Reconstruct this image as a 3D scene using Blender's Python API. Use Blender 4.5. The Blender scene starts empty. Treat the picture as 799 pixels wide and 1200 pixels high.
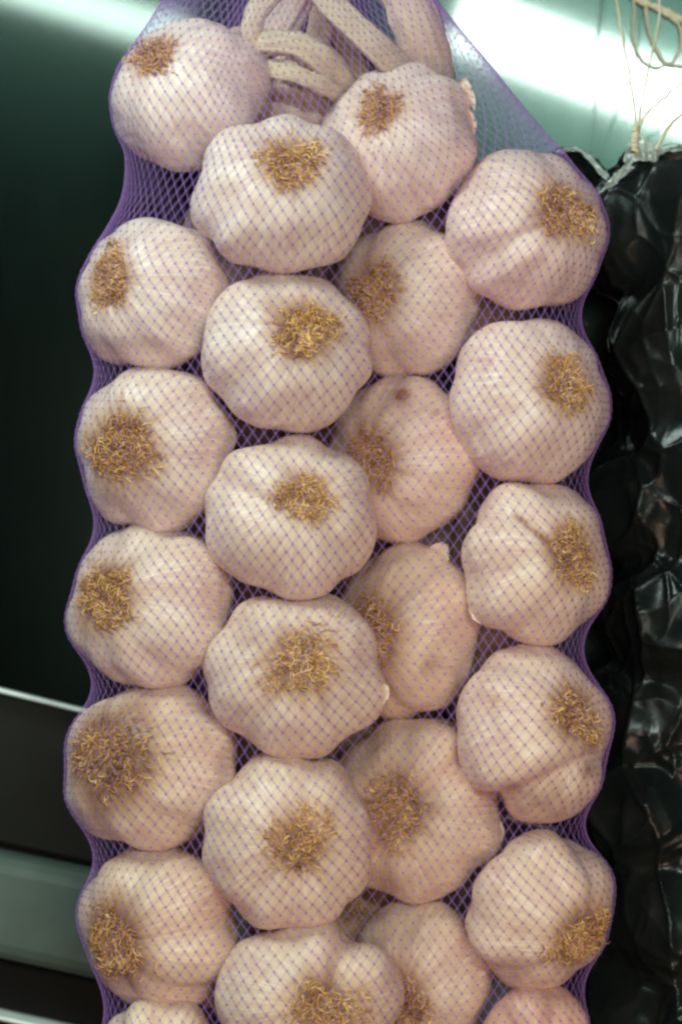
import bpy, math, random
import numpy as np
from mathutils import Vector, Matrix, noise
from mathutils.bvhtree import BVHTree

random.seed(7)
rng = np.random.default_rng(11)
scene = bpy.context.scene
col = scene.collection

# ------------------------------------------------------------------ camera, world, lamps, exposure
S = 0.000342          # metres per photo pixel on the plane of the bulbs (a bulb is about 65 mm wide)
D = 1.0               # camera to that plane
Z0 = 1.40             # height of the camera above the shop floor
WALL = 0.125          # the metal cabinet front behind the hanging goods

def P(px, py, ypx=0.0):
    """photo pixel + depth (in pixel units, away from the camera) -> world point"""
    y = ypx * S
    k = (D + y) / D
    return Vector(((px - 399.5) * S * k, y, Z0 + (600 - py) * S * k))

cam_data = bpy.data.cameras.new('camera')
cam_data.sensor_fit = 'VERTICAL'
cam_data.sensor_height = 24.0
cam_data.lens = 24.0 / (1200 * S) * D
cam_data.clip_start = 0.01
cam_data.clip_end = 50
cam_data.dof.use_dof = True
cam_data.dof.focus_distance = D - 0.02
cam_data.dof.aperture_fstop = 5.0
cam = bpy.data.objects.new('camera', cam_data)
col.objects.link(cam)
cam.location = (0, -D, Z0)
cam.rotation_euler = (math.pi / 2, 0, 0)
scene.camera = cam

world = bpy.data.worlds.new('World')
scene.world = world
world.use_nodes = True
world.node_tree.nodes['Background'].inputs[0].default_value = (0.55, 0.80, 0.72, 1)
world.node_tree.nodes['Background'].inputs[1].default_value = 0.03

scene.view_settings.view_transform = 'Standard'
scene.view_settings.look = 'None'
scene.view_settings.gamma = 1.0
scene.view_settings.exposure = -0.46
scene.view_settings.use_curve_mapping = False
scene.cycles.transparent_max_bounces = 48
scene.cycles.max_bounces = 8
scene.cycles.filter_width = 2.5

def area_lamp(name, loc, target, sx, sy, power, color, roll=0.0):
    l = bpy.data.lights.new(name, 'AREA')
    l.shape = 'RECTANGLE'; l.size = sx; l.size_y = sy
    l.energy = power; l.color = color
    o = bpy.data.objects.new(name, l); col.objects.link(o)
    o.location = loc
    q = (Vector(target) - Vector(loc)).to_track_quat('-Z', 'Y')
    o.rotation_euler = (q.to_matrix() @ Matrix.Rotation(roll, 3, 'Z')).to_euler()
    return o

# two fluorescent battens of the shop ceiling (their reflections are the streaks on the metal)
LY = -2.4
LK = (D + WALL) + (WALL - LY)
def lamp_at(px, py):
    return Vector(((px - 399.5) * S * LK, LY, Z0 + (600 - py) * S * LK))
def batten(name, a, b, width, power, color):
    A, B = lamp_at(*a), lamp_at(*b)
    c = (A + B) / 2
    ang = math.atan2(B.z - A.z, B.x - A.x)
    l = bpy.data.lights.new(name, 'AREA')
    l.shape = 'RECTANGLE'; l.size = (B - A).length; l.size_y = width * S * LK
    l.energy = power; l.color = color
    o = bpy.data.objects.new(name, l); col.objects.link(o)
    o.location = c
    # local -Z looks to +Y (towards the goods), local X along the tube
    m = Matrix(((math.cos(ang), -math.sin(ang), 0), (0, 0, -1), (math.sin(ang), math.cos(ang), 0)))
    o.rotation_euler = m.to_euler()
    return o
batten('tube_lamp', (540, 23), (1250, 285), 64, 38, (0.80, 1.0, 0.90))
batten('tube_lamp', (-620, -215), (215, 42), 40, 8, (0.72, 1.0, 0.86))
# cool daylight from the upper left, warm shop light from below, added front fill
area_lamp('shop_window', (-0.50, -0.46, Z0 + 0.68), (-0.02, 0, Z0 + 0.08), 0.30, 0.26, 11.0, (0.80, 1.0, 0.93))
area_lamp('warm_lamp', (0.42, -1.10, Z0 - 0.72), (0, 0, Z0 - 0.08), 0.45, 0.45, 7.5, (1.0, 0.70, 0.49))
area_lamp('front_fill', (0.0, -1.6, Z0 + 0.02), (0, 0, Z0), 0.32, 0.32, 4.8, (1.0, 0.86, 0.74))  # added fill near the camera axis, lifts the recessed bulbs

# ------------------------------------------------------------------ helpers
def link(name, mesh, mat=None, parent=None):
    o = bpy.data.objects.new(name, mesh)
    col.objects.link(o)
    if mat is not None:
        mesh.materials.append(mat)
    if parent is not None:
        o.parent = parent
    return o

def mesh_np(name, verts, faces, smooth=True):
    me = bpy.data.meshes.new(name)
    verts = np.asarray(verts, dtype=np.float32)
    faces = np.asarray(faces, dtype=np.int32)
    n, k = faces.shape
    me.vertices.add(len(verts)); me.vertices.foreach_set('co', verts.ravel())
    me.loops.add(n * k); me.loops.foreach_set('vertex_index', faces.ravel())
    me.polygons.add(n)
    me.polygons.foreach_set('loop_start', np.arange(0, n * k, k, dtype=np.int32))
    me.polygons.foreach_set('use_smooth', np.full(n, smooth))
    me.update(calc_edges=True); me.validate()
    return me

def attr(me, name, typ, data):
    a = me.attributes.new(name, typ, 'POINT')
    data = np.asarray(data, dtype=np.float32)
    a.data.foreach_set('vector' if typ == 'FLOAT_VECTOR' else 'value', data.ravel())

def tag(o, label=None, cat=None, group=None, kind=None):
    if label: o['label'] = label
    if cat: o['category'] = cat
    if group: o['group'] = group
    if kind: o['kind'] = kind
    return o

def grid_faces(nu, nv, close_u=True):
    f = []
    for j in range(nv - 1):
        for i in range(nu if close_u else nu - 1):
            a = j * nu + i; b = j * nu + (i + 1) % nu
            f.append((a, b, b + nu, a + nu))
    return np.array(f, dtype=np.int32)

def tube_mesh(paths, radii, sides=6, flat=None, caps=True):
    """paths: list of lists of Vector; radii: list (per path) of lists; flat: (w,h) factors"""
    V, F = [], []
    for pth, rad in zip(paths, radii):
        n = len(pth); base = len(V)
        t0 = (pth[1] - pth[0]).normalized()
        ref = Vector((0, -1, 0)) if abs(t0.y) < .8 else Vector((1, 0, 0))
        for i in range(n):
            t = (pth[min(i + 1, n - 1)] - pth[max(i - 1, 0)]).normalized()
            side = t.cross(ref)
            if side.length < 1e-6: side = t.cross(Vector((0, 0, 1)))
            side.normalize(); up = side.cross(t).normalized(); ref = up
            for k in range(sides):
                a = 2 * math.pi * k / sides
                w, h = flat if flat else (1, 1)
                V.append(pth[i] + side * math.cos(a) * rad[i] * w + up * math.sin(a) * rad[i] * h)
        for i in range(n - 1):
            for k in range(sides):
                k2 = (k + 1) % sides
                F.append((base + i * sides + k, base + i * sides + k2, base + (i + 1) * sides + k2, base + (i + 1) * sides + k))
        if caps:
            c0 = len(V); V.append(pth[0]); V.append(pth[-1])
            for k in range(sides):
                k2 = (k + 1) % sides
                F.append((c0, base + k2, base + k, c0)); F.append((c0 + 1, base + (n - 1) * sides + k, base + (n - 1) * sides + k2, c0 + 1))
    me = bpy.data.meshes.new('tube')
    me.from_pydata([tuple(v) for v in V], [], [tuple(dict.fromkeys(f)) for f in F])
    for p in me.polygons: p.use_smooth = True
    me.update()
    return me

def smooth_path(pts, n=24):
    """Catmull-Rom through Vectors"""
    pts = [Vector(p) for p in pts]
    q = [pts[0] * 2 - pts[1]] + pts + [pts[-1] * 2 - pts[-2]]
    out = []
    segs = len(pts) - 1
    for i in range(n + 1):
        u = i / n * segs; k = min(int(u), segs - 1); t = u - k
        p0, p1, p2, p3 = q[k:k + 4]
        out.append(0.5 * ((2 * p1) + (p2 - p0) * t + (2 * p0 - 5 * p1 + 4 * p2 - p3) * t * t + (3 * p1 - p0 - 3 * p2 + p3) * t ** 3))
    return out

# ------------------------------------------------------------------ materials
class NT:
    def __init__(self, name):
        self.m = bpy.data.materials.new(name); self.m.use_nodes = True
        self.t = self.m.node_tree
        self.b = self.t.nodes['Principled BSDF']; self.out = self.t.nodes['Material Output']
    def n(self, typ, **kw):
        nd = self.t.nodes.new(typ)
        for k, v in kw.items():
            if k.startswith('i_'): nd.inputs[k[2:].replace('_', ' ')].default_value = v
            else: setattr(nd, k, v)
        return nd
    def l(self, a, b): self.t.links.new(a, b)
    def mix(self, fac, a, b, mode='MIX'):
        nd = self.t.nodes.new('ShaderNodeMix'); nd.data_type = 'RGBA'; nd.blend_type = mode
        for idx, v in ((0, fac), (6, a), (7, b)):
            if hasattr(v, 'is_output'): self.l(v, nd.inputs[idx])
            elif idx == 0: nd.inputs[0].default_value = v
            else: nd.inputs[idx].default_value = (*v, 1)
        return nd.outputs[2]
    def ramp(self, src, stops):
        r = self.t.nodes.new('ShaderNodeValToRGB')
        els = r.color_ramp.elements
        while len(els) < len(stops): els.new(0.5)
        for e, (p, c) in zip(els, stops):
            e.position = p; e.color = (*c, 1) if isinstance(c, tuple) else (c, c, c, 1)
        self.l(src, r.inputs[0]); return r.outputs[0]
    def attr(self, name):
        return self.n('ShaderNodeAttribute', attribute_name=name)
    def noise(self, vec, scale, detail=3, rough=0.55):
        nd = self.n('ShaderNodeTexNoise'); nd.inputs['Scale'].default_value = scale
        nd.inputs['Detail'].default_value = detail; nd.inputs['Roughness'].default_value = rough
        if vec is not None: self.l(vec, nd.inputs['Vector'])
        return nd.outputs[0]
    def math(self, op, a, b=None):
        nd = self.n('ShaderNodeMath', operation=op)
        for i, v in enumerate((a, b)):
            if v is None: continue
            if hasattr(v, 'is_output'): self.l(v, nd.inputs[i])
            else: nd.inputs[i].default_value = v
        return nd.outputs[0]
    def bump(self, h, strength, dist):
        nd = self.n('ShaderNodeBump'); nd.inputs['Strength'].default_value = strength
        nd.inputs['Distance'].default_value = dist
        self.l(h, nd.inputs['Height']); self.l(nd.outputs[0], self.b.inputs['Normal'])

def make_skin():
    g = NT('garlic_skin')
    vein = g.attr('vein').outputs['Vector']; ax = g.attr('axial').outputs['Fac']
    oi = g.n('ShaderNodeObjectInfo')
    obj = g.n('ShaderNodeTexCoord').outputs['Object']
    v1 = g.noise(vein, 9.0, 4); v2 = g.noise(vein, 26.0, 3)
    big = g.noise(obj, 45.0, 3)
    c = g.mix(g.ramp(big, [(0.35, 0.0), (0.68, 1.0)]), (0.73, 0.61, 0.495), (0.67, 0.50, 0.40))
    c = g.mix(g.math('MULTIPLY', g.ramp(v1, [(0.46, 0.0), (0.66, 1.0)]), 0.62), c, (0.60, 0.42, 0.38))
    c = g.mix(g.math('MULTIPLY', g.ramp(v2, [(0.5, 0.0), (0.66, 1.0)]), 0.55), c, (0.88, 0.82, 0.74))
    c = g.mix(1.0, c, oi.outputs['Color'], 'MULTIPLY')
    # soil stain round the root plate and a few brown spots, each with its own ragged outline
    st = g.math('ADD', ax, g.math('MULTIPLY', g.math('SUBTRACT', g.noise(vein, 5.0, 4), 0.5), 0.75))
    c = g.mix(g.math('MULTIPLY', g.ramp(st, [(0.25, 0.0), (0.65, 1.0)]), 0.75), c, (0.42, 0.23, 0.10))
    c = g.mix(g.math('MULTIPLY', g.ramp(st, [(0.62, 0.0), (0.95, 1.0)]), 0.9), c, (0.19, 0.088, 0.03))
    sp = g.noise(obj, 70.0, 2)
    c = g.mix(g.math('MULTIPLY', g.ramp(sp, [(0.70, 0.0), (0.76, 1.0)]), 0.45), c, (0.50, 0.30, 0.16))
    sa = g.attr('spot').outputs['Fac']
    sq = g.math('MULTIPLY', sa, g.ramp(g.noise(obj, 180.0, 4), [(0.30, 0.45), (0.62, 1.0)]))
    c = g.mix(g.math('MINIMUM', sq, 0.9), c, (0.27, 0.105, 0.035))
    g.l(c, g.b.inputs['Base Color'])
    g.l(g.ramp(big, [(0.3, 0.38), (0.7, 0.55)]), g.b.inputs['Roughness'])
    g.b.inputs['Subsurface Weight'].default_value = 0.12
    g.b.inputs['Subsurface Radius'].default_value = (1.0, 0.55, 0.35)
    g.b.inputs['Subsurface Scale'].default_value = 0.004
    g.b.inputs['Specular IOR Level'].default_value = 0.45
    g.bump(g.math('ADD', g.math('MULTIPLY', v1, 0.8), g.math('MULTIPLY', v2, 0.5)), 0.30, 0.0011)
    return g.m

def make_root():
    g = NT('dry_root')
    sh = g.attr('shade').outputs['Fac']
    c = g.ramp(sh, [(0.0, (0.16, 0.065, 0.022)), (0.35, (0.46, 0.215, 0.068)), (0.7, (0.72, 0.40, 0.145)), (1.0, (0.86, 0.59, 0.30))])
    g.l(c, g.b.inputs['Base Color']); g.b.inputs['Roughness'].default_value = 0.65
    return g.m

def make_net():
    g = NT('purple_net')
    dense = g.attr('dense').outputs['Fac']
    g.l(g.mix(dense, (0.60, 0.32, 0.92), (0.27, 0.13, 0.29)), g.b.inputs['Base Color'])
    g.b.inputs['Roughness'].default_value = 0.35
    tr = g.n('ShaderNodeBsdfTransparent'); tl = g.n('ShaderNodeBsdfTranslucent')
    tl.inputs[0].default_value = (0.66, 0.34, 1.0, 1)
    m1 = g.n('ShaderNodeMixShader'); m1.inputs[0].default_value = 0.35
    g.l(g.b.outputs[0], m1.inputs[1]); g.l(tl.outputs[0], m1.inputs[2])
    m2 = g.n('ShaderNodeMixShader')
    g.l(g.ramp(g.attr('dense').outputs['Fac'], [(0.0, 0.115), (1.0, 0.36)]), m2.inputs[0])
    g.l(tr.outputs[0], m2.inputs[1]); g.l(m1.outputs[0], m2.inputs[2])
    g.l(m2.outputs[0], g.out.inputs[0])
    return g.m

def make_stem():
    g = NT('dry_stem')
    obj = g.n('ShaderNodeTexCoord').outputs['Object']
    al = g.attr('along').outputs['Vector']
    n1 = g.noise(al, 5.0, 5, 0.7); n2 = g.noise(obj, 60.0, 3)
    oi = g.n('ShaderNodeObjectInfo')
    c = g.mix(g.ramp(n1, [(0.35, 0.0), (0.7, 1.0)]), (0.66, 0.56, 0.38), (0.50, 0.38, 0.24))
    c = g.mix(g.math('MULTIPLY', g.ramp(n2, [(0.45, 0.0), (0.75, 1.0)]), 0.5), c, (0.38, 0.25, 0.15))
    c = g.mix(1.0, c, oi.outputs['Color'], 'MULTIPLY')
    g.l(c, g.b.inputs['Base Color']); g.b.inputs['Roughness'].default_value = 0.6
    g.bump(n1, 0.7, 0.0015)
    return g.m

def make_black():
    g = NT('black_plastic_film')
    obj = g.n('ShaderNodeTexCoord').outputs['Object']
    n = g.noise(obj, 30.0, 3)
    c = g.ramp(n, [(0.45, (0.006, 0.008, 0.008)), (0.8, (0.013, 0.013, 0.012))])
    g.l(c, g.b.inputs['Base Color'])
    g.l(g.ramp(g.noise(obj, 90.0, 2), [(0.3, 0.20), (0.7, 0.34)]), g.b.inputs['Roughness'])
    g.b.inputs['Specular IOR Level'].default_value = 0.22
    nz = g.noise(obj, 110.0, 3, 0.5)
    g.bump(nz, 0.15, 0.002)
    return g.m

def make_film():
    g = NT('thin_bag_film')
    g.b.inputs['Base Color'].default_value = (0.50, 0.58, 0.56, 1)  # pale colour paints the white glints along the thin film edges
    g.b.inputs['Roughness'].default_value = 0.12
    g.b.inputs['Specular IOR Level'].default_value = 1.0
    tr = g.n('ShaderNodeBsdfTransparent'); tr.inputs[0].default_value = (0.75, 0.8, 0.8, 1)
    m = g.n('ShaderNodeMixShader'); m.inputs[0].default_value = 0.6
    g.l(tr.outputs[0], m.inputs[1]); g.l(g.b.outputs[0], m.inputs[2]); g.l(m.outputs[0], g.out.inputs[0])
    obj = g.n('ShaderNodeTexCoord').outputs['Object']
    g.bump(g.noise(obj, 160.0, 3), 0.5, 0.002)
    return g.m

def make_metal(name, color, rough, metallic=1.0, brush=0.3, coat=0.0):
    g = NT(name)
    tc = g.n('ShaderNodeTexCoord').outputs['Object']
    mp = g.n('ShaderNodeMapping'); mp.inputs['Scale'].default_value = (1500, 40, 25)
    g.l(tc, mp.inputs[0])
    n = g.noise(mp.outputs[0], 1.0, 3)
    bl = g.noise(tc, 9.0, 3)
    g.b.inputs['Base Color'].default_value = (*color, 1)
    g.b.inputs['Metallic'].default_value = metallic
    r = g.math('ADD', g.math('MULTIPLY', g.math('SUBTRACT', n, 0.5), brush * 0.3), g.math('ADD', g.math('MULTIPLY', g.math('SUBTRACT', bl, 0.5), 0.05), rough))
    g.l(r, g.b.inputs['Roughness'])
    g.bump(n, 0.03 * brush, 0.0003)
    if coat:
        g.b.inputs['Coat Weight'].default_value = 1.0
        g.b.inputs['Coat Roughness'].default_value = coat
    return g.m

def make_plain(name, color, rough, spec=0.5):
    g = NT(name)
    obj = g.n('ShaderNodeTexCoord').outputs['Object']
    n = g.noise(obj, 40.0, 4)
    dk = tuple(c * 0.75 for c in color)
    g.l(g.mix(g.ramp(n, [(0.35, 0.0), (0.7, 1.0)]), color, dk), g.b.inputs['Base Color'])
    g.b.inputs['Roughness'].default_value = rough
    g.b.inputs['Specular IOR Level'].default_value = spec
    return g.m

M_skin, M_root, M_net, M_stem = make_skin(), make_root(), make_net(), make_stem()
M_black, M_film = make_black(), make_film()
M_steel = make_metal('brushed_steel', (0.011, 0.019, 0.0165), 0.19, coat=0.05)
M_trim = make_plain('lit_lip_trim', (0.86, 0.90, 0.88), 0.3)  # near-white colour stands in for light caught on the metal lip
M_lower = make_plain('dark_brown_enamel', (0.010, 0.011, 0.009), 0.32, 0.2)
M_ledge = make_plain('grey_green_enamel', (0.082, 0.108, 0.094), 0.5, 0.25)
M_dark = make_plain('black_enamel', (0.004, 0.004, 0.004), 0.4, 0.12)
M_straw = make_plain('raffia', (0.64, 0.55, 0.38), 0.6)

# ------------------------------------------------------------------ the metal cabinet front behind
def slab(name, mat, pxpoly, y0, y1, parent=None, bevel=0.0):
    """polygon given in photo pixels at depth y0 (front face), extruded back to y1 (metres)"""
    n = len(pxpoly)
    fr = [P(px, py, y0 / S) for px, py in pxpoly]
    bk = [Vector((v.x, y1, v.z)) for v in fr]
    me = bpy.data.meshes.new(name)
    me.from_pydata([tuple(v) for v in fr + bk], [],
                   [tuple(range(n))] + [tuple(reversed(range(n, 2 * n)))] + [(i, i + n, (i + 1) % n + n, (i + 1) % n) for i in range(n)])
    import bmesh
    bm = bmesh.new(); bm.from_mesh(me); bmesh.ops.recalc_face_normals(bm, faces=bm.faces)
    if bevel: bmesh.ops.bevel(bm, geom=list(bm.edges), offset=bevel, segments=3, affect='EDGES', profile=0.5)
    bm.to_mesh(me); bm.free()
    return link(name, me, mat, parent)

X0, X1 = -900, 1700
def band(name, mat, l0, l1, y0, y1, parent=None, bevel=0.0):
    """slanting band between two lines (py at px=0, slope)"""
    return slab(name, mat, [(X0, l0[0] + l0[1] * X0), (X1, l0[0] + l0[1] * X1), (X1, l1[0] + l1[1] * X1), (X0, l1[0] + l1[1] * X0)], y0, y1, parent, bevel)

wall = band('wall', M_steel, (-900, 0.25), (806, 0.25), WALL, WALL + 0.02)
tag(wall, kind='structure')
band('trim_strip', M_trim, (806.5, 0.25), (812, 0.25), WALL - 0.004, WALL + 0.018, wall, 0.0008)
band('lower_panel', M_lower, (812.5, 0.25), (985, 0.22), WALL + 0.004, WALL + 0.02, wall)
band('ledge', M_ledge, (1003, 0.20), (1126, 0.22), WALL - 0.012, WALL + 0.02, wall, 0.0075)
band('shadow_gap', M_dark, (985.5, 0.22), (1002.5, 0.20), WALL + 0.016, WALL + 0.022, wall)
band('kick_panel', M_dark, (1126.5, 0.22), (1190, 0.22), WALL + 0.012, WALL + 0.022, wall)
band('trim_strip', M_trim, (1191, 0.22), (1196, 0.22), WALL - 0.003, WALL + 0.02, wall, 0.0008)
band('kick_panel', M_dark, (1197, 0.22), (1900, 0.22), WALL + 0.012, WALL + 0.022, wall)

# ------------------------------------------------------------------ garlic bulbs
# cx, cy, rx, ry, root x, root y, root radius, depth, tint, cloves, dirt, label
W_, PK, WM = (1.0, 1.0, 1.0), (1.0, 0.90, 0.90), (1.0, 0.93, 0.84)
RD = (1.0, 0.76, 0.72)
B = [
 (225, 112, 91, 89, 182, 68, 34, 28, (1, .99, .98), 7, .9, 'garlic bulb beside the braided stems, flat root tuft tipped up towards the steel'),
 (467, 168, 90, 92, 440, 136, 34, 30, (1, .95, .93), 8, .9, 'garlic bulb with torn papery skin edge, right under the thick pink stem'),
 (330, 228, 103, 92, 343, 193, 40, -18, (1, .98, .95), 8, .9, 'wide garlic bulb with long root tuft, topmost of the foremost column, below the stems'),
 (617, 270, 93, 92, 661, 253, 40, 25, (1, .91, .88), 8, 1., 'pinkish garlic bulb at the net edge, topmost beside the black bag'),
 (181, 345, 88, 88, 130, 331, 36, 25, (1, .99, .97), 9, 1., 'garlic bulb next below the tipped-up one, pale ribs above its narrow root tuft'),
 (336, 411, 97, 94, 362, 389, 40, -20, (1, .98, .95), 8, 1., 'garlic bulb second from the stems in the foremost column, tuft trailing sideways'),
 (478, 352, 85, 93, 431, 350, 40, 78, (1, .94, .88), 6, 1., 'smooth garlic bulb half tucked behind the foremost column, roots spread like a fan'),
 (620, 470, 92, 95, 658, 453, 36, 20, (1, .93, .90), 7, 1., 'garlic bulb second from the top along the net edge beside the black bag'),
 (184, 527, 92, 98, 144, 528, 50, 25, (1, .99, .96), 7, 1.25, 'garlic bulb with tall upright root tuft, third down the edge beside the steel'),
 (472, 540, 88, 98, 430, 546, 42, 76, (1, .89, .82), 9, 1., 'garlic bulb with a small purple spot on its crown, tucked behind the foremost column'),
 (341, 606, 98, 95, 360, 580, 35, -20, (1, .97, .92), 6, .9, 'lobed garlic bulb with small round root tuft, third in the foremost column'),
 (627, 661, 85, 94, 668, 650, 38, 22, (1, .92, .86), 6, 1., 'garlic bulb with a thin brown crease, third down the edge beside the black bag'),
 (176, 707, 96, 98, 122, 690, 46, 28, (1, .98, .95), 7, 1.3, 'garlic bulb with bristling root tuft bulging at the net edge, above the bright trim line'),
 (345, 791, 105, 95, 354, 769, 46, -22, (1, .96, .91), 6, 1.0, 'largest wide garlic bulb with broad straggling root tuft and pointed side nub'),
 (480, 741, 82, 104, 433, 748, 46, 84, (1, .90, .80), 6, 1.1, 'egg-shaped garlic bulb with an orange patch, wedged behind the wide nubbed bulb'),
 (627, 858, 90, 102, 677, 832, 38, 22, (1, .90, .86), 5, 1.1, 'garlic bulb split by a deep groove into two big lobes, beside the black bag'),
 (177, 898, 99, 97, 130, 878, 54, 28, (1, .96, .89), 6, 1.7, 'garlic bulb with the dirtiest dark brown root patch, beside the bright trim line'),
 (337, 984, 97, 103, 355, 971, 42, -20, (1, .95, .91), 8, .9, 'garlic bulb with neat round straw-coloured root disc, fifth in the foremost column'),
 (486, 950, 100, 105, 463, 940, 42, 58, (1, .93, .85), 7, 1.2, 'large garlic bulb with radiating dark roots, below the egg-shaped bulb'),
 (632, 1066, 85, 94, 679, 1092, 44, 24, (1, .92, .88), 6, 1.1, 'garlic bulb with roots turned down and away, fifth beside the black bag'),
 (185, 1084, 92, 97, 132, 1095, 46, 28, (1, .94, .87), 6, 1.4, 'garlic bulb with brown-stained root side, beside the grey-green ledge'),
 (363, 1171, 108, 96, 391, 1157, 43, -24, (1, .95, .92), 5, 1.0, 'two-lobed garlic bulb with round root disc, lowest in the foremost column'),
 (490, 1146, 84, 90, 462, 1160, 40, 72, (1, .95, .89), 7, 1., 'garlic bulb tucked behind the two-lobed lowest bulb, roots almost hidden'),
 (188, 1236, 68, 71, 180, 1262, 26, 10, (1, .98, .92), 6, .6, 'small pale garlic bulb at the bottom of the net, below the stained one'),
 (627, 1226, 63, 73, 640, 1255, 26, 16, (1, .74, .70), 6, .6, 'small reddish pink garlic bulb, lowest beside the black bag'),
 # deeper ones that only show in the gaps
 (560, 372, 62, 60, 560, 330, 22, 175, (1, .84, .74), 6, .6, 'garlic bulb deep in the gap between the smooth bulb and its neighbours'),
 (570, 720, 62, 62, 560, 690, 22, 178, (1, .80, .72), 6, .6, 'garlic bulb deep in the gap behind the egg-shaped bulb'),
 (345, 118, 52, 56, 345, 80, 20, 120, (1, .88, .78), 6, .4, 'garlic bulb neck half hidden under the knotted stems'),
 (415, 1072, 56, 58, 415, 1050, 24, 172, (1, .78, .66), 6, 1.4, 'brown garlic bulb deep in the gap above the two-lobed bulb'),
]
# settle the depths so that neighbours rest against each other instead of running into each other
def bulb_tune(b):
    side = math.hypot((b[4] - b[0]) / b[2], (b[5] - b[1]) / b[3])
    lo = min(max((b[1] - 250) / 800, 0), 1)       # lighting put into the tint: cool lilac white above, dimmer and warmer below
    t = b[8]; t = (1.0 - 0.03 * lo, t[1] * (0.985 - 0.075 * lo), t[2] * (1.04 - 0.20 * lo))
    return (b[0], b[1], b[2] * 1.03, b[3] * 1.03, b[4], b[5], b[6] * (1.0 if side > 0.42 else 1.05), b[7], t) + tuple(b[9:])
B = [bulb_tune(b) for b in B]
BC = np.array([[b[0], b[7], b[1]] for b in B], dtype=float)
BR = np.array([0.5 * (b[2] + b[3]) * 0.87 for b in B])
Y_in = BC[:, 1].copy()
for it in range(300):
    for i in range(len(B)):
        for j in range(i + 1, len(B)):
            d = BC[j] - BC[i]; dist = np.linalg.norm(d); ov = BR[i] + BR[j] - dist
            if ov > 0 and abs(d[1]) < 400:
                sgn = 1.0 if Y_in[j] >= Y_in[i] else -1.0
                st = min(ov * 0.08, 1.5)
                BC[j, 1] += sgn * st * 0.5; BC[i, 1] -= sgn * st * 0.5
    BC[:, 1] += (Y_in - BC[:, 1]) * 0.01
BC[:, 1] -= 0

NU, NV = 120, 72
# clefts between two big cloves: photo line from - to, half width, depth
GROOVES = {21: [(418, 1062, 392, 1150, 15, .15)], 15: [(566, 942, 690, 884, 13, .13)], 10: [(255, 560, 320, 596, 16, .08)],
           12: [(128, 660, 215, 615, 15, .07)], 18: [(560, 870, 500, 930, 15, .06)], 3: [(540, 330, 640, 270, 16, .06)]}
# blemishes: photo x, y, radius, strength
SPOTS = {9: [(470, 466, 8, 2.2), (508, 488, 5, .6), (420, 500, 14, .35)], 14: [(503, 775, 13, .75), (455, 800, 12, .35)],
         11: [(600 + 5.5 * q, 604 + 4.8 * q, 4.5, 1.2) for q in range(8)], 15: [(686, 898, 10, .9), (640, 935, 24, .5), (596, 916, 9, .7)],
         12: [(150, 640, 12, .5), (110, 660, 10, .4)], 16: [(165, 830, 22, .8), (120, 850, 26, .8), (150, 905, 24, .7), (130, 940, 20, .6)],
         20: [(150, 1060, 26, .5), (160, 1120, 20, .5)], 13: [(300, 745, 22, .6)], 18: [(500, 940, 16, .6), (455, 985, 16, .4)],
         24: [(600, 1190, 30, .5), (640, 1170, 25, .4)], 2: [(350, 230, 26, .35), (300, 175, 20, .35)], 5: [(320, 365, 20, .5), (345, 420, 16, .35)],
         4: [(150, 285, 10, .5)], 6: [(470, 410, 25, .3)], 19: [(600, 1135, 22, .35)], 22: [(450, 1130, 20, .6)], 17: [(260, 1010, 20, .4)]}
FACES_BULB = None
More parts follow.
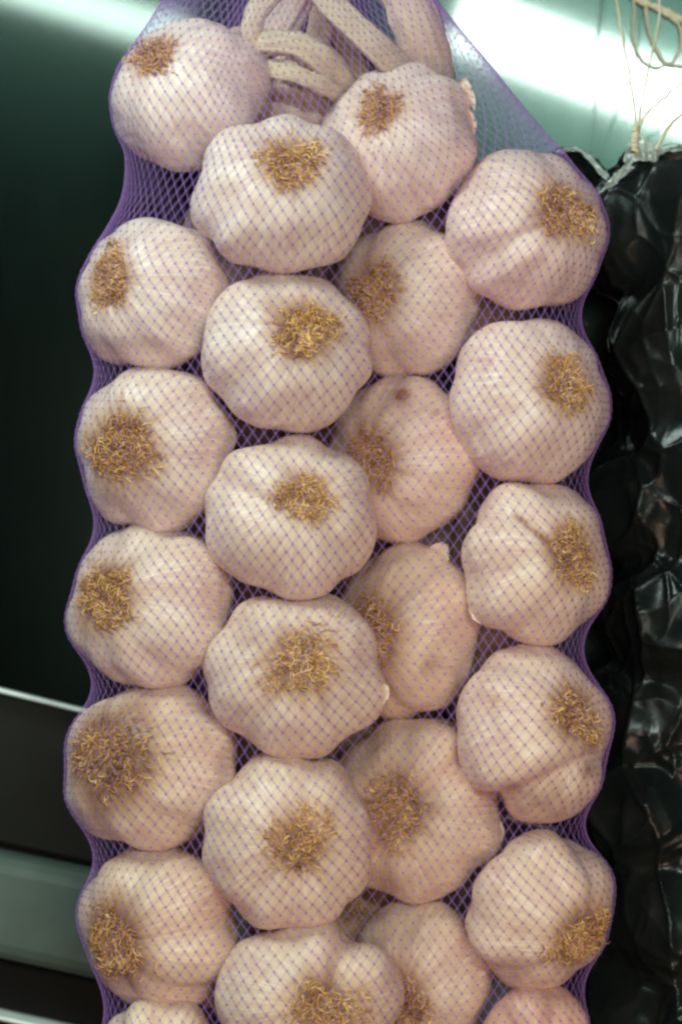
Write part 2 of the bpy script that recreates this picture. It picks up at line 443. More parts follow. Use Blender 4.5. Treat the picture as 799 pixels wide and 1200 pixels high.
def bulb_mesh(idx, b):
    global FACES_BULB
    r = np.random.default_rng(100 + idx)
    cx, cy, rx, ry, qx, qy, qr, dep, tint, ncl, dirt, _ = b
    depth = BC[idx, 1]
    phi = np.linspace(0, 2 * math.pi, NU, endpoint=False)
    # clove boundaries, uneven
    w = r.uniform(0.6, 1.5, ncl); edges = np.concatenate([[0], np.cumsum(w) / w.sum()]) * 2 * math.pi
    amp = r.uniform(0.6, 1.25, ncl)
    lob = np.zeros(NU); k = np.searchsorted(edges, phi, side='right') - 1
    k = np.clip(k, 0, ncl - 1)
    u = (phi - edges[k]) / (edges[k + 1] - edges[k])
    lob = amp[k] * (1 - np.abs(2 * u - 1) ** 2.6) - 0.6
    ker = np.exp(-0.5 * (np.arange(-6, 7) / 2.0) ** 2); ker /= ker.sum()
    lob = np.convolve(np.concatenate([lob[-6:], lob, lob[:6]]), ker, 'valid')
    A = 0.17 if ncl <= 6 else 0.13
    t = np.linspace(0.0, math.pi, NV)
    T, PH = np.meshgrid(t, phi, indexing='ij')
    L = np.tile(lob, (NV, 1))
    # cloves twist a little from root to neck
    rad = 1 + A * L * np.sin(T) ** 1.7 * (0.55 + 0.45 * np.sin(np.clip(T * 1.15, 0, math.pi)))
    rad *= 1 - 0.13 * np.exp(-(T / 0.30) ** 2)
    rad += 0.30 * np.exp(-((math.pi - T) / 0.22) ** 2)
    dx = np.sin(T) * np.cos(PH); dy = np.sin(T) * np.sin(PH); dz = np.cos(T)
    off = Vector((r.uniform(-9, 9), r.uniform(-9, 9), idx * 3.1))
    nz = np.array([noise.noise(Vector((a, bb, c)) * 1.6 + off) + 0.35 * noise.noise(Vector((a, bb, c)) * 4.0 + off) for a, bb, c in zip(dx.ravel(), dy.ravel(), dz.ravel())]).reshape(T.shape)
    rad *= 1 + 0.06 * nz
    fx, fy, fz = dx * rad, dy * rad, dz * rad * 0.86
    loc = np.stack([fx, fy, fz], -1).reshape(-1, 3)
    # axis: local +z (root) turned towards the root's place in the photo
    rm = 0.5 * (rx + ry)
    ax = np.array([(qx - cx) / rx, 0, -(qy - cy) / ry]) * 1.12
    h = math.hypot(ax[0], ax[2])
    if h > 0.93: ax *= 0.93 / h; h = 0.93
    ax[1] = -math.sqrt(1 - h * h)
    zq = Vector(ax).to_track_quat('Z', 'Y').to_matrix() @ Matrix.Rotation(r.uniform(0, 6.28), 3, 'Z')
    Rm = np.array(zq)
    wv = loc @ Rm.T
    wv -= 0
    # fit the outline to the photo's width and height
    x0, x1 = wv[:, 0].min(), wv[:, 0].max(); z0, z1 = wv[:, 2].min(), wv[:, 2].max()
    kk = S * (D + depth * S) / D
    sx, sz = 2 * rx * kk / (x1 - x0), 2 * ry * kk / (z1 - z0); sy = 0.5 * (sx + sz)
    wv[:, 0] = (wv[:, 0] - 0.5 * (x0 + x1)) * sx
    wv[:, 2] = (wv[:, 2] - 0.5 * (z0 + z1)) * sz
    wv[:, 1] *= sy
    for (ax_, ay_, bx_, by_, gw_, gd_) in GROOVES.get(idx, ()):
        gx, gy = wv[:, 0] / kk + cx, cy - wv[:, 2] / kk
        ex, ey = bx_ - ax_, by_ - ay_; el_ = math.hypot(ex, ey)
        pd = np.abs((gx - ax_) * ey - (gy - ay_) * ex) / el_
        pl = ((gx - ax_) * ex + (gy - ay_) * ey) / el_ ** 2
        fd = np.clip(1 - np.maximum(np.maximum(-pl, pl - 1), 0) * 2.5, 0, 1) * np.where(wv[:, 1] < 0.3 * rx * S, 1, 0)
        wv *= (1 - gd_ * fd * (np.exp(-(pd / gw_) ** 2) - 0.3 * np.exp(-((pd - 2.2 * gw_) / (1.4 * gw_)) ** 2)))[:, None]
    if FACES_BULB is None: FACES_BULB = grid_faces(NU, NV)[:, ::-1]
    me = mesh_np('bulb_skin', wv, FACES_BULB)
    qa = max(qr / rm, 0.2) * 0.88
    axial = np.exp(-(T / (qa * 1.4)) ** 2.4) * min(dirt, 1.0) + max(0, dirt - 1) * 0.5 * np.exp(-(T / (qa * 2.2)) ** 2)
    vein = np.stack([np.cos(PH), np.sin(PH), T * 0.12 + idx * 1.7], -1).reshape(-1, 3)
    spot = np.zeros(len(wv))
    for (sx_, sy_, sr_, sa_) in SPOTS.get(idx, ()):
        dd = np.hypot(wv[:, 0] / kk - (sx_ - cx), -wv[:, 2] / kk - (sy_ - cy)) / sr_
        spot = np.maximum(spot, np.where(wv[:, 1] < 0, sa_ * np.exp(-dd ** 2), 0))
    attr(me, 'spot', 'FLOAT', spot)
    attr(me, 'vein', 'FLOAT_VECTOR', vein); attr(me, 'axial', 'FLOAT', axial.ravel())
    return me, wv, Rm, qa

def root_tuft(idx, b, wv, qa):
    r = np.random.default_rng(500 + idx)
    dirt = b[10]
    W3 = wv.reshape(NV, NU, 3)
    n = int(260 + 2000 * min(qa, 0.6) ** 2) if b[7] < 110 else 40
    ctr = W3.mean(axis=(0, 1))
    paths, radii, shade = [], [], []
    pole = W3[0, 0]; axis = pole - ctr; axis /= np.linalg.norm(axis)
    comb = r.normal(0, 1, 3); comb[2] -= 0.8; comb /= np.linalg.norm(comb)
    ph0, ph1 = r.uniform(0, 6.28, 2); el = r.uniform(0.12, 0.3)
    for k in range(n):
        pp = r.uniform(0, 2 * math.pi)
        shp = 1 + el * math.cos(2 * (pp - ph0)) + 0.16 * math.cos(3 * pp + ph1) + 0.10 * math.cos(5 * pp + ph0)
        tt = qa * shp * math.sqrt(r.uniform(0, 1)) * r.uniform(0.55, 1.08)
        if r.uniform() < 0.06: tt *= 1.35
        jf = tt / math.pi * (NV - 1); j = min(int(jf), NV - 2); fr = jf - j
        i = int(pp / (2 * math.pi) * NU) % NU
        p = W3[j, i] * (1 - fr) + W3[j + 1, i] * fr
        nrm = p - ctr; nrm /= np.linalg.norm(nrm)
        out = p - pole; out -= axis * (out @ axis); lo = np.linalg.norm(out)
        out = out / lo if lo > 1e-6 else np.array([1., 0, 0])
        tang = out * r.uniform(-0.2, 1.0) + np.cross(nrm, out) * r.uniform(-1, 1) + comb * 0.8
        d = nrm * r.uniform(0.1, 0.7) + tang * r.uniform(0.5, 1.1); d /= np.linalg.norm(d)
        ln = r.uniform(5, 15) * S * (0.85 + 0.3 * min(dirt, 1.3)); m = 5
        pts = [p - nrm * 1.2 * S]; curl = r.normal(0, 0.4, 3)
        for q in range(m - 1):
            d = d + curl * 0.45 + r.normal(0, 0.22, 3)
            hgt = (pts[-1] - p) @ nrm
            if hgt > 4 * S: d = d - nrm * 0.9
            if hgt < 1 * S: d = d + nrm * 0.35
            d /= np.linalg.norm(d)
            pts.append(pts[-1] + d * ln / (m - 1))
        paths.append(pts); radii.append(r.uniform(0.7, 1.7) * S)
        nsh = noise.noise(Vector(p) * 190 + Vector((idx * 3.3, 0, 0)))
        shade.append(np.clip(r.normal(0.60, 0.17) + 0.45 * nsh - 0.22 * max(0, dirt - 1) * 1.6 * (1 if r.uniform() < .7 else 0), 0, 1))
    # vectorised 3-sided tubes
    Pp = np.array(paths); n, m, _ = Pp.shape
    tan = np.gradient(Pp, axis=1); tan /= np.linalg.norm(tan, axis=2, keepdims=True) + 1e-12
    ref = np.array([0.31, 0.77, 0.56]); s1 = np.cross(tan, ref); s1 /= np.linalg.norm(s1, axis=2, keepdims=True) + 1e-12
    s2 = np.cross(tan, s1)
    tap = np.linspace(1, 0.45, m)[None, :, None] * np.array(radii)[:, None, None]
    ring = np.stack([Pp + tap * (math.cos(a) * s1 + math.sin(a) * s2) for a in (0, 2.094, 4.189)], axis=2)
    V = ring.reshape(-1, 3)
    base = (np.arange(n)[:, None, None] * m + np.arange(m - 1)[None, :, None]) * 3
    kx = np.arange(3)[None, None, :]
    a = base + kx; bq = base + (kx + 1) % 3
    F = np.stack([a, bq, bq + 3, a + 3], -1).reshape(-1, 4)
    me = mesh_np('roots', V, F)
    attr(me, 'shade', 'FLOAT', np.repeat(np.array(shade), m * 3))
    return me

bvh_v, bvh_f = [], []
def collect(V, F):
    o = len(bvh_v)
    bvh_v.extend(map(tuple, V)); bvh_f.extend([tuple(int(i) + o for i in f) for f in F])

FLAKES = [(1, [(538, 96), (547, 108), (551, 124)], [(546, 90), (556, 112), (556, 130)]), (1, [(540, 128), (548, 140), (551, 156)], [(549, 126), (558, 142), (556, 158)]),
          (14, [(500, 645), (512, 648), (522, 660)], [(510, 636), (524, 638), (526, 656)]), (9, [(540, 476), (549, 488), (553, 506)], [(548, 470), (558, 486), (559, 508)]),
          (13, [(442, 806), (447, 815), (444, 824)], [(452, 800), (457, 811), (450, 826)]), (15, [(545, 905), (556, 915), (570, 920)], [(548, 912), (558, 924), (572, 928)]),
          (11, [(552, 706), (556, 716), (566, 722)], [(548, 714), (556, 728), (568, 730)]), (18, [(576, 962), (582, 972), (582, 984)], [(584, 960), (591, 972), (588, 986)])]
def skin_flake(idx, ea, eb):
    """a torn scrap of papery skin standing off the bulb: a curled sheet with real thickness"""
    y = BC[idx, 1]
    c = P(B[idx][0], B[idx][1], y)
    pa = smooth_path([P(x, yy, y - 22) - c for x, yy in ea], 8); pb = smooth_path([P(x, yy, y - 30) - c for x, yy in eb], 8)
    V = []
    for lay in (0, 1):
        for j in range(5):
            for i in range(9):
                p = pa[i].lerp(pb[i], j / 4) + Vector((0, -2.5 * math.sin(j / 4 * 3.14) + 1.5 * math.sin(i * 1.7 + idx), 1.2 * math.sin(i * 2.3 + j))) * S
                V.append(p + Vector((0, lay * 0.8 * S, 0)))
    F = [tuple(f) for f in grid_faces(9, 5, close_u=False)]
    F += [tuple(q + 45 for q in f[::-1]) for f in F]
    rim = [i for i in range(9)] + [9 * j + 8 for j in range(1, 5)] + [36 + i for i in range(7, -1, -1)] + [9 * j for j in range(3, 0, -1)]
    F += [(rim[k], rim[(k + 1) % len(rim)], rim[(k + 1) % len(rim)] + 45, rim[k] + 45) for k in range(len(rim))]
    me = bpy.data.meshes.new('skin_flake'); me.from_pydata([tuple(v) for v in V], [], F)
    for p in me.polygons: p.use_smooth = True
    me.update()
    o = link('skin_flake', me, M_skin, bulbs[idx]); o.color = (1.1, 1.05, .98, 1)

bulbs = []
for idx, b in enumerate(B):
    me, wv, Rm, qa = bulb_mesh(idx, b)
    c = P(b[0], b[1], BC[idx, 1])
    root = bpy.data.objects.new('garlic_bulb', None); col.objects.link(root)
    root.empty_display_size = 0.01
    root.location = c
    tag(root, b[11], 'garlic', 'garlic bulbs in the purple net')
    sk = link('bulb_skin', me, M_skin, root); sk.color = (*b[8], 1)
    rt = link('roots', root_tuft(idx, b, wv, qa), M_root, root); rt['kind'] = 'stuff'
    bulbs.append(root)
    collect(wv + np.array(c), FACES_BULB)

for fl in FLAKES: skin_flake(*fl)

# ------------------------------------------------------------------ dry stems knotted at the top and running down inside
def stem_mesh(pts, widths, thick=0.24, sides=26, n=48, rib=0.16, seed=0):
    pth = smooth_path(pts, n)
    ws = np.interp(np.linspace(0, 1, n + 1), np.linspace(0, 1, len(widths)), widths)
    r = np.random.default_rng(seed); prof = 1 + rib * r.uniform(-1, 1, sides) - 0.22 * (np.arange(sides) % 5 == 0)
    V, al = [], []
    ref = Vector((0, -1, 0))
    for i, p in enumerate(pth):
        t = (pth[min(i + 1, n)] - pth[max(i - 1, 0)]).normalized()
        side = t.cross(ref).normalized(); up = side.cross(t).normalized()
        for k in range(sides):
            a = 2 * math.pi * k / sides
            rr = ws[i] * S * 0.45 * prof[k] * (1 + 0.16 * noise.noise(Vector((i * 0.16, k * 0.9, seed * 3.7))) + 0.08 * noise.noise(Vector((i * 0.55, k * 1.9, seed))))
            V.append(p + side * math.cos(a) * rr + up * math.sin(a) * rr * thick)
            al.append((math.cos(a), math.sin(a), i / n * 0.5 + seed))
    V = np.array([tuple(v) for v in V])
    F = list(map(tuple, grid_faces(sides, n + 1)))
    me = bpy.data.meshes.new('stem')
    me.from_pydata([tuple(v) for v in V], [], F + [tuple(range(sides))[::-1], tuple(range(n * sides, (n + 1) * sides))])
    for p in me.polygons: p.use_smooth = True
    attr(me, 'along', 'FLOAT_VECTOR', al)
    return me, V, F

braid = bpy.data.objects.new('stem_braid', None); col.objects.link(braid)
tag(braid, 'knotted braid of dry cream garlic stems inside the top of the purple net', 'garlic stems')
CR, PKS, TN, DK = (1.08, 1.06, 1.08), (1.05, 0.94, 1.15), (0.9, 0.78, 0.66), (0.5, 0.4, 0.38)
STEMS = [
 ([P(312, 62, 18), P(296, 38, 8), P(306, 8, 5), P(335, -22, 10), P(372, -70, 30)], [22, 30, 30, 28, 26], CR),
 ([P(292, 52, 22), P(318, 50, 0), P(350, 54, -6), P(382, 74, 2), P(408, 104, 40)], [24, 30, 34, 40, 34], CR),
 ([P(298, 82, 26), P(318, 80, 8), P(350, 86, 0), P(380, 98, 6), P(402, 112, 40)], [18, 26, 30, 32, 24], CR),
 ([P(350, -60, 20), P(376, -8, 6), P(412, 28, 0), P(446, 60, 8), P(486, 100, 50)], [30, 34, 36, 38, 36], CR),
 ([P(440, -70, 40), P(464, -20, 30), P(486, 28, 30), P(504, 80, 52), P(500, 140, 96)], [46, 58, 64, 60, 40], PKS),
 ([P(395, -90, 60), P(330, 30, 60), P(270, 60, 60), P(230, 110, 66)], [30, 40, 50, 40], PKS),
 ([P(372, -70, 60), P(395, 20, 80), P(425, 90, 90), P(440, 160, 90)], [40, 44, 40, 36], TN),
 ([P(352, 150, 112), P(346, 112, 84), P(352, 78, 54), P(372, 40, 60), P(380, -40, 62)], [50, 44, 38, 32, 30], TN),
]
for k, (pts, ws, tint) in enumerate(STEMS):
    me, V, F = stem_mesh(pts, ws, seed=k)
    o = link('stem', me, M_stem, braid); o.color = (*tint, 1)
    collect(V, F)
# the braid's rope of old stems, more added to block a lamp reflection
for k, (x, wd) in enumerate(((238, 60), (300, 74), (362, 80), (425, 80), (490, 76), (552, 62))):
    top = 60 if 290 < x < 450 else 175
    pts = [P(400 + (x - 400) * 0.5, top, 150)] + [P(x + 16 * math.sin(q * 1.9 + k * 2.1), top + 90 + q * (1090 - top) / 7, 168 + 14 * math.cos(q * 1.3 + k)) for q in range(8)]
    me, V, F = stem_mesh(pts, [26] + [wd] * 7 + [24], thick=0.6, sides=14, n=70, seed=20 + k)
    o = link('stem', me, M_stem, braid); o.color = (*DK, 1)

# ------------------------------------------------------------------ purple net drawn over everything
bvh = BVHTree.FromPolygons([Vector(v) for v in bvh_v], bvh_f)
PYS = [-330, -160, 0, 80, 180, 260, 320, 1240, 1330, 1420]
def prof(py):
    xc = np.interp(py, PYS, [362, 358, 350, 362, 402, 405, 400, 398, 398, 398])
    a = np.interp(py, PYS, [2, 30, 72, 112, 150, 178, 182, 180, 120, 4])
    d0 = np.interp(py, PYS, [10, 44, 84, 100, 100, 78, 74, 74, 60, 10])
    yc = np.interp(py, PYS, [55, 55, 52, 50, 50, 50, 50, 50, 50, 50])
    return xc, a, d0, yc
def stadium(u, a, d):
    """u in [0,1) round a stadium of half length a; returns medial x, normal (nx, ny)"""
    # constant proportions in u: front .30, side .20, back .30, side .20
    u = u % 1.0
    mx = np.where(u < .30, -a + 2 * a * (u / .30), np.where(u < .5, a, np.where(u < .80, a - 2 * a * ((u - .5) / .30), -a)))
    ang = np.where(u < .30, 0.0, np.where(u < .5, (u - .30) / .20 * math.pi, np.where(u < .80, math.pi, math.pi + (u - .80) / .20 * math.pi)))
    return mx, np.sin(ang), -np.cos(ang)
GU, GV = 300, 300
us = np.arange(GU) / GU
pys = np.linspace(-330, 1420, GV)
Dg = np.zeros((GV, GU))
for j, py in enumerate(pys):
    xc, a, d0, yc = prof(py)
    mx, nx, ny = stadium(us, a, d0)
    for i in range(GU):
        Dg[j, i] = d0
        m = P(xc + mx[i], py, yc); nv = Vector((nx[i], ny[i], 0))
        hit = bvh.ray_cast(m + nv * 0.12, -nv, 0.12 - d0 * S)
        if hit[0] is not None:
            Dg[j, i] = max(d0, (0.12 - hit[3]) / S)
obs = Dg + 3.2
Dg = obs.copy()
# the inside of the bag cannot be seen as walls: start smooth, then pull taut over the bulbs
for it in range(70):
    sm = Dg.copy()
    sm[1:-1] = 0.25 * (Dg[:-2] + Dg[2:]) + 0.25 * (np.roll(Dg, 1, 1) + np.roll(Dg, -1, 1))[1:-1]
    Dg = np.maximum(obs, sm)
k5 = np.array([.25, .5, .25])
for it in range(2):
    Dg = np.maximum(obs - 2.0, .25 * np.roll(Dg, 1, 1) + .5 * Dg + .25 * np.roll(Dg, -1, 1))
    q = Dg.copy(); q[1:-1] = .25 * Dg[:-2] + .5 * Dg[1:-1] + .25 * Dg[2:]; Dg = np.maximum(obs - 2.0, q)

def net_point(u, py):
    fu = (u % 1.0) * GU; i0 = np.floor(fu).astype(int) % GU; i1 = (i0 + 1) % GU; a = fu - np.floor(fu)
    fv = np.clip((py + 330) / 1750 * (GV - 1), 0, GV - 1.001); j0 = fv.astype(int); b = fv - j0
    d = (Dg[j0, i0] * (1 - a) + Dg[j0, i1] * a) * (1 - b) + (Dg[j0 + 1, i0] * (1 - a) + Dg[j0 + 1, i1] * a) * b
    xc, ah, d0, yc = prof(py)
    mx, nx, ny = stadium(u, ah, d)
    y = (yc) * S
    k = (D + y) / D
    return np.stack([(xc + mx - 399.5) * S * k + nx * d * S, y + ny * d * S, Z0 + (600 - py) * S * k], -1)

NC, ROWS = 116, 192
J, I = np.meshgrid(np.arange(ROWS), np.arange(NC), indexing='ij')
U = (I + 0.5 * (J % 2)) / NC
U = U - 0.36 * np.sin(4 * math.pi * (U - 0.40)) / (4 * math.pi)
PY = -318 + J * (1728 / (ROWS - 1))
U = U + 0.0022 * np.sin(PY / 90 + U * 19) + rng.normal(0, 0.0006, U.shape)
PY = PY + 5 * np.sin(U * 2 * math.pi * 5 + PY / 170) + rng.normal(0, 0.7, U.shape)
even = (J % 2 == 0)
def neigh(X):
    up, dn = np.roll(X, 1, 0), np.roll(X, -1, 0)
    # row j even: partners i-1 and i in the odd rows; odd: i and i+1
    upo = np.where(even[..., None], np.roll(up, 1, 1), np.roll(up, -1, 1))
    dno = np.where(even[..., None], np.roll(dn, 1, 1), np.roll(dn, -1, 1))
    return (up, upo, dn, dno)
def unwrap(X, ref):
    return X
for it in range(14):
    # move every knot towards the middle of its four neighbours, measured in space, in (u, py)
    X = net_point(U, PY)
    nb = neigh(X)
    avg = sum(nb) / 4
    e = 1e-3
    Xu = (net_point(U + e, PY) - X) / e; Xp = (net_point(U, PY + 1.0) - X)
    df = avg - X
    guu = (Xu * Xu).sum(-1); gpp = (Xp * Xp).sum(-1); gup = (Xu * Xp).sum(-1)
    bu = (df * Xu).sum(-1); bp = (df * Xp).sum(-1)
    det = guu * gpp - gup ** 2 + 1e-16
    du = (bu * gpp - bp * gup) / det; dp = (bp * guu - bu * gup) / det
    du = np.clip(du, -0.002, 0.002); dp = np.clip(dp, -4, 4)
    du[0] = du[-1] = 0; dp[0] = dp[-1] = 0; dp[1] = 0; dp[-2] = 0
    U = U + 0.5 * du; PY = PY + 0.5 * dp
X = net_point(U, PY)
nodes = X.reshape(-1, 3)
idx = (J * NC + I)
e1, e2 = [], []
nxt = idx[1:]
same = idx[:-1]
oth = np.where(even[:-1], np.roll(idx[1:], 1, 1), np.roll(idx[1:], -1, 1))
E = np.concatenate([np.stack([same.ravel(), idx[1:].ravel()], 1), np.stack([same.ravel(), oth.ravel()], 1)])
A_, B_ = nodes[E[:, 0]], nodes[E[:, 1]]
dirv = B_ - A_; ln = np.linalg.norm(dirv, axis=1, keepdims=True); dirv /= ln + 1e-12
cen = np.array([0, 50 * S, 0]); mid = (A_ + B_) / 2
outv = mid - np.stack([np.clip(mid[:, 0], -0.06, 0.06), np.full(len(mid), 50 * S), mid[:, 2]], 1)
s1 = np.cross(dirv, outv); s1 /= np.linalg.norm(s1, axis=1, keepdims=True) + 1e-12
s2 = np.cross(s1, dirv)
RT = 0.92 * S
V, F, dn_ = [], [], []
wid = rng.uniform(0.85, 1.2, (len(E), 1))
ringA = np.stack([A_ + RT * wid * (math.cos(a) * s1 * 1.25 + math.sin(a) * s2 * 0.6) for a in (0, 1.5708, 3.1416, 4.7124)], 1)
ringB = np.stack([B_ + RT * wid * (math.cos(a) * s1 * 1.25 + math.sin(a) * s2 * 0.6) for a in (0, 1.5708, 3.1416, 4.7124)], 1)
V = np.concatenate([ringA, ringB], 1).reshape(-1, 3)
bi = np.arange(len(E))[:, None] * 8; kq = np.arange(4)[None, :]
F = np.stack([bi + kq, bi + (kq + 1) % 4, bi + 4 + (kq + 1) % 4, bi + 4 + kq], -1).reshape(-1, 4)
strand_me = mesh_np('net_strands', V, F)
attr(strand_me, 'dense', 'FLOAT', np.zeros(len(V)))
net = link('net_bag', strand_me, M_net)
tag(net, 'purple plastic net bag drawn tight over the hanging garlic bulbs', 'net bag')
# fused crossings, slightly thicker
KR = 1.65 * S
octo = np.array([(1, 0, 0), (0, 0, 1), (-1, 0, 0), (0, 0, -1), (0, -.6, 0), (0, .6, 0)]) * KR
kn = (nodes[:, None, :] + octo[None]).reshape(-1, 3)
of = np.array([(0, 1, 4), (1, 2, 4), (2, 3, 4), (3, 0, 4), (1, 0, 5), (2, 1, 5), (3, 2, 5), (0, 3, 5)])
kf = (np.arange(len(nodes))[:, None, None] * 6 + of[None]).reshape(-1, 3)
kme = mesh_np('net_knots', kn, kf)
attr(kme, 'dense', 'FLOAT', np.ones(len(kn)))
ko = link('net_crossings', kme, M_net, net); ko['kind'] = 'stuff'

# ------------------------------------------------------------------ black plastic bag beside the net
LUMPS = [(742, 268, 84, 90, 175), (800, 418, 100, 112, 140), (752, 592, 92, 80, 165), (805, 722, 112, 92, 145), (770, 840, 100, 80, 165),
         (752, 945, 96, 74, 155), (790, 1070, 106, 86, 150), (752, 1190, 92, 80, 165), (930, 330, 90, 100, 150), (940, 520, 95, 95, 150),
         (945, 700, 95, 95, 150), (940, 880, 95, 95, 150), (945, 1060, 95, 95, 150), (930, 1230, 95, 95, 150)]
BU, BV = 330, 540
AX, AY = 830, 170
btop, bbot = 168, 1340
V = []
th = np.arange(BU) / BU * 2 * math.pi
rows = np.linspace(btop, bbot, BV)
R = np.zeros((BV, BU))
for (lx, ly, lrx, lry, ld) in LUMPS:
    dzz = (rows - ly) / lry
    okr = np.abs(dzz) < 1
    for j in np.where(okr)[0]:
        rr = lrx * math.sqrt(1 - dzz[j] ** 2)
        ox, oy = lx - AX, ld - AY
        bq = ox * np.sin(th) + oy * np.cos(th)
        cq = ox * ox + oy * oy - rr * rr
        disc = bq * bq - cq
        R[j] = np.maximum(R[j], np.where(disc > 0, bq + np.sqrt(np.maximum(disc, 0)), 0))
base = np.interp(rows, [168, 182, 200, 240, 320, 1200, 1280, 1340], [26, 70, 105, 118, 112, 110, 70, 4])
obs = np.maximum(R, base[:, None])
capr = np.interp(rows, [168, 182, 205, 260, 1250, 1300, 1340], [30, 95, 140, 400, 400, 120, 6])
obs = np.minimum(obs, capr[:, None])
Rg = obs.copy()
for it in range(16):
    sm = Rg.copy()
    sm[1:-1] = 0.25 * (Rg[:-2] + Rg[2:]) + 0.25 * (np.roll(Rg, 1, 1) + np.roll(Rg, -1, 1))[1:-1]
    Rg = np.maximum(obs - 3, sm)
bv = np.zeros((BV, BU, 3))
# places where the film is pinched and pleats run out from them: photo x, y, pleats, reach
PINCH = [(812, 925, 7, 80), (728, 455, 5, 75), (812, 650, 6, 90), (722, 815, 5, 60), (800, 1140, 5, 90)]
for j, py in enumerate(rows):
    for i in range(BU):
        x = math.sin(th[i]); y = math.cos(th[i])
        r_ = Rg[j, i]
        q = Vector((x * r_ * 0.012, y * r_ * 0.012, py * 0.012))
        wq = q + 0.22 * Vector((noise.noise(q * 0.8), noise.noise(q * 0.8 + Vector((9, 0, 0))), noise.noise(q * 0.8 + Vector((0, 9, 0)))))
        d1 = noise.voronoi(Vector((wq.x * 0.75 + wq.z * .25, wq.y * 0.75, wq.z * 0.42 - wq.x * .2)))[0]
        d2 = noise.voronoi(Vector((wq.x * 1.5 - wq.z * .7 + 3, wq.y * 1.6, wq.z * 0.8 + wq.x * 1.1)))[0]
        d3 = noise.voronoi(Vector((wq.x * 2.3 + wq.z * 1.6 + 3, wq.y * 2.6, wq.z * 1.5 - wq.x * 1.9)))[0]
        fade = min(1.0, max(0.15, (py - 168) / 60)) * min(1.0, max(0.0, (1340 - py) / 60))
        w_ = max(0.0, min(1.0, noise.noise(q * .55 + Vector((4, 4, 4))) * 1.6 + .5))
        if y < 0.3:
            fx_ = AX + x * r_
            for (kx_, ky_, kn_, ks_) in PINCH:
                ddx, ddy = fx_ - kx_, py - ky_
                dist = math.hypot(ddx, ddy)
                if dist < 3 * ks_:
                    an = math.atan2(ddy, ddx) + 1.3 * noise.noise(Vector((ddx * .014, ddy * .014, kn_ + kx_)))
                    r_ += 8 * (0.55 - abs(math.sin(an * kn_ / 2 + kx_))) * math.exp(-dist / ks_) * min(1, dist / 30) - 4 * math.exp(-(dist / 22) ** 2)
        r_ += fade * (32 * (d1[0] ** 2 - 0.3) + 7 * (d2[0] ** 2 - .3) + 2 * w_ * (d3[0] - .4)
                      + 5 * math.exp(-(d1[1] - d1[0]) / .07) + 4 * w_ * math.exp(-(d2[1] - d2[0]) / .08))
        p = P(AX, py, AY)
        bv[j, i] = (p.x + x * r_ * S, p.y + y * r_ * S, p.z)
bm_ = mesh_np('bag_body', bv.reshape(-1, 3), grid_faces(BU, BV))
bag = bpy.data.objects.new('black_bag', None); col.objects.link(bag); bag.location = P(AX, 1340, AY)
tag(bag, 'crumpled glossy black plastic bag hanging beside the garlic net, tied with raffia', 'plastic bag')
def child(name, me, mat, parent):
    o = link(name, me, mat, parent); o.matrix_parent_inverse = parent.matrix_world.inverted()
    o.location = -Vector(parent.location); return o
bpy.context.view_layer.update()
child('bag_body', bm_, M_black, bag).matrix_parent_inverse = Matrix()

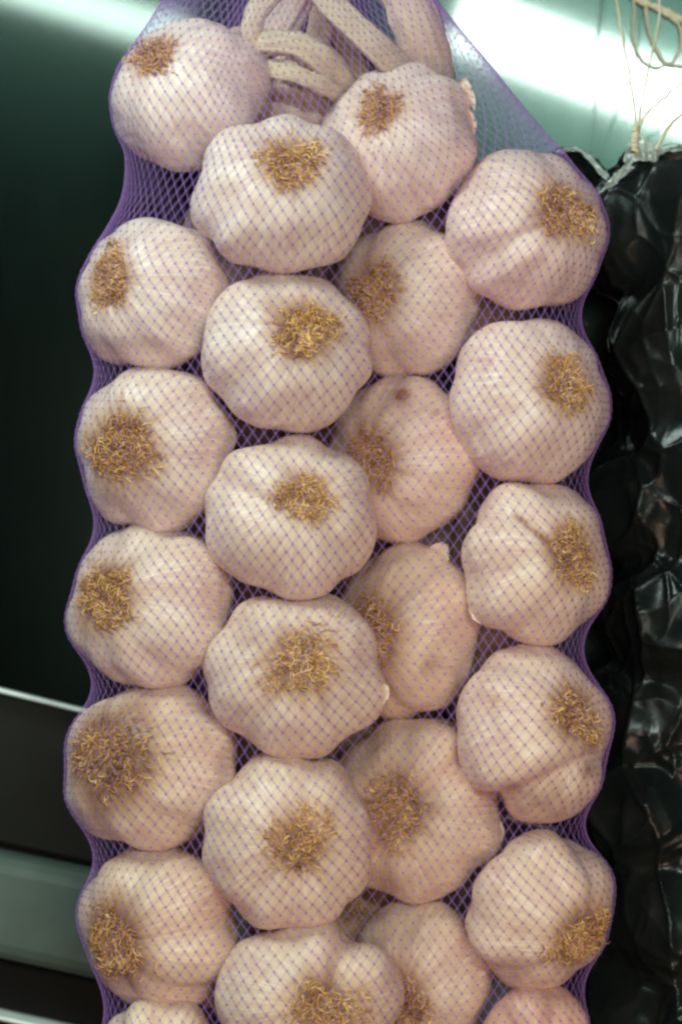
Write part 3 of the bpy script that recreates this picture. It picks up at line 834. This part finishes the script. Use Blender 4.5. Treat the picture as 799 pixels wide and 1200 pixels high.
def film_strip(edge_a, edge_b, mat, n=26, m=8, amp=5, seed=0, thick=0.8):
    """a ruffled sheet of film between two photo polylines, with real thickness"""
    pa, pb = smooth_path(edge_a, n), smooth_path(edge_b, n)
    V = []
    for j in range(m + 1):
        for i in range(n + 1):
            p = pa[i].lerp(pb[i], j / m)
            q = Vector((i * 0.35, j * 0.6, seed * 7.3))
            p = p + Vector((noise.noise(q + Vector((5, 0, 0))) * 0.35, noise.noise(q) * 1.2, noise.noise(q * 1.3 + Vector((0, 8, 0))) * 0.5)) * amp * S
            V.append(p)
    F = [tuple(f) for f in grid_faces(n + 1, m + 1, close_u=False)]
    me = bpy.data.meshes.new('film'); me.from_pydata([tuple(v) for v in V], [], F)
    for p in me.polygons: p.use_smooth = True
    me.update()
    return me
FILMS = [
 ([P(640, 190, 150), P(656, 172, 140), P(682, 176, 132), P(702, 190, 126), P(716, 206, 120)], [P(640, 230, 160), P(662, 210, 158), P(682, 212, 150), P(702, 222, 140), P(712, 226, 130)], M_black),
 ([P(650, 178, 128), P(672, 171, 124), P(690, 180, 120), P(706, 198, 116), P(714, 208, 116)], [P(654, 182, 130), P(674, 177, 126), P(688, 187, 122), P(702, 205, 118), P(711, 212, 118)], M_film),
 ([P(704, 222, 112), P(714, 210, 106), P(728, 196, 100), P(738, 190, 98)], [P(700, 228, 116), P(716, 220, 108), P(732, 206, 102), P(742, 196, 100)], M_film),
 ([P(716, 206, 120), P(722, 192, 116), P(732, 176, 110), P(744, 160, 104)], [P(712, 226, 130), P(730, 210, 124), P(744, 198, 118), P(756, 188, 112)], M_black),
 ([P(730, 188, 100), P(736, 168, 92), P(752, 160, 88), P(766, 168, 92), P(772, 182, 98)], [P(734, 196, 104), P(742, 190, 96), P(754, 188, 94), P(766, 190, 98), P(770, 194, 102)], M_film),
 ([P(762, 172, 96), P(782, 168, 92), P(806, 166, 92), P(840, 160, 96)], [P(764, 186, 100), P(784, 178, 96), P(806, 176, 96), P(842, 172, 98)], M_film),
]
for k, (ea, eb, mt) in enumerate(FILMS):
    child('film_edge', film_strip(ea, eb, mt, seed=k), mt, bag).matrix_parent_inverse = Matrix()

# ------------------------------------------------------------------ raffia tie
tie = bpy.data.objects.new('raffia_tie', None); col.objects.link(tie)
tag(tie, 'thin straw-coloured raffia string tied round the black bag neck, looped above', 'string')
STR = [
 ([(743, 178, 92), (744, 160, 90), (746, 146, 90)], 5.0),
 ([(746, 150, 88), (739, 100, 140), (730, 50, 200), (722, 0, 250), (712, -60, 360)], 1.7),
 ([(747, 150, 89), (754, 108, 140), (764, 60, 200), (772, 20, 240), (770, -20, 270), (764, -60, 360)], 1.7),
 ([(746, 152, 90), (758, 132, 90), (776, 116, 92), (800, 96, 96), (840, 70, 100)], 1.7),
 ([(768, 176, 92), (782, 150, 94), (800, 132, 96), (836, 100, 100)], 2.2),
 ([(738, -50, 360), (742, 5, 360), (741, 45, 360), (750, 68, 360), (766, 79, 360), (784, 76, 360), (805, 78, 360), (850, 70, 360)], 1.7),
 ([(752, -40, 360), (757, 18, 360), (765, 52, 360), (782, 75, 360), (797, 56, 360), (796, 32, 360), (784, 20, 360), (764, 8, 360)], 2.2),
 ([(728, -16, 360), (748, 2, 360), (770, 8, 360), (790, 18, 360), (812, 30, 360), (850, 60, 360)], 3.8),
 ([(730, -20, 360), (756, 2, 360), (778, 16, 360), (798, 24, 360), (830, 36, 360)], 3.0),
]
for k, (pts, r_) in enumerate(STR):
    pth = smooth_path([P(*q) for q in pts], 40)
    pth = [p + Vector((noise.noise(Vector((i * .35, k, 3))), 0, noise.noise(Vector((i * .35, k, 9))))) * 1.6 * S for i, p in enumerate(pth)]
    rad = [r_ * S * (1 + 0.4 * noise.noise(Vector((i * 0.4, k, 0)))) for i in range(41)]
    link('strand', tube_mesh([pth], [rad], 7), M_straw, tie)
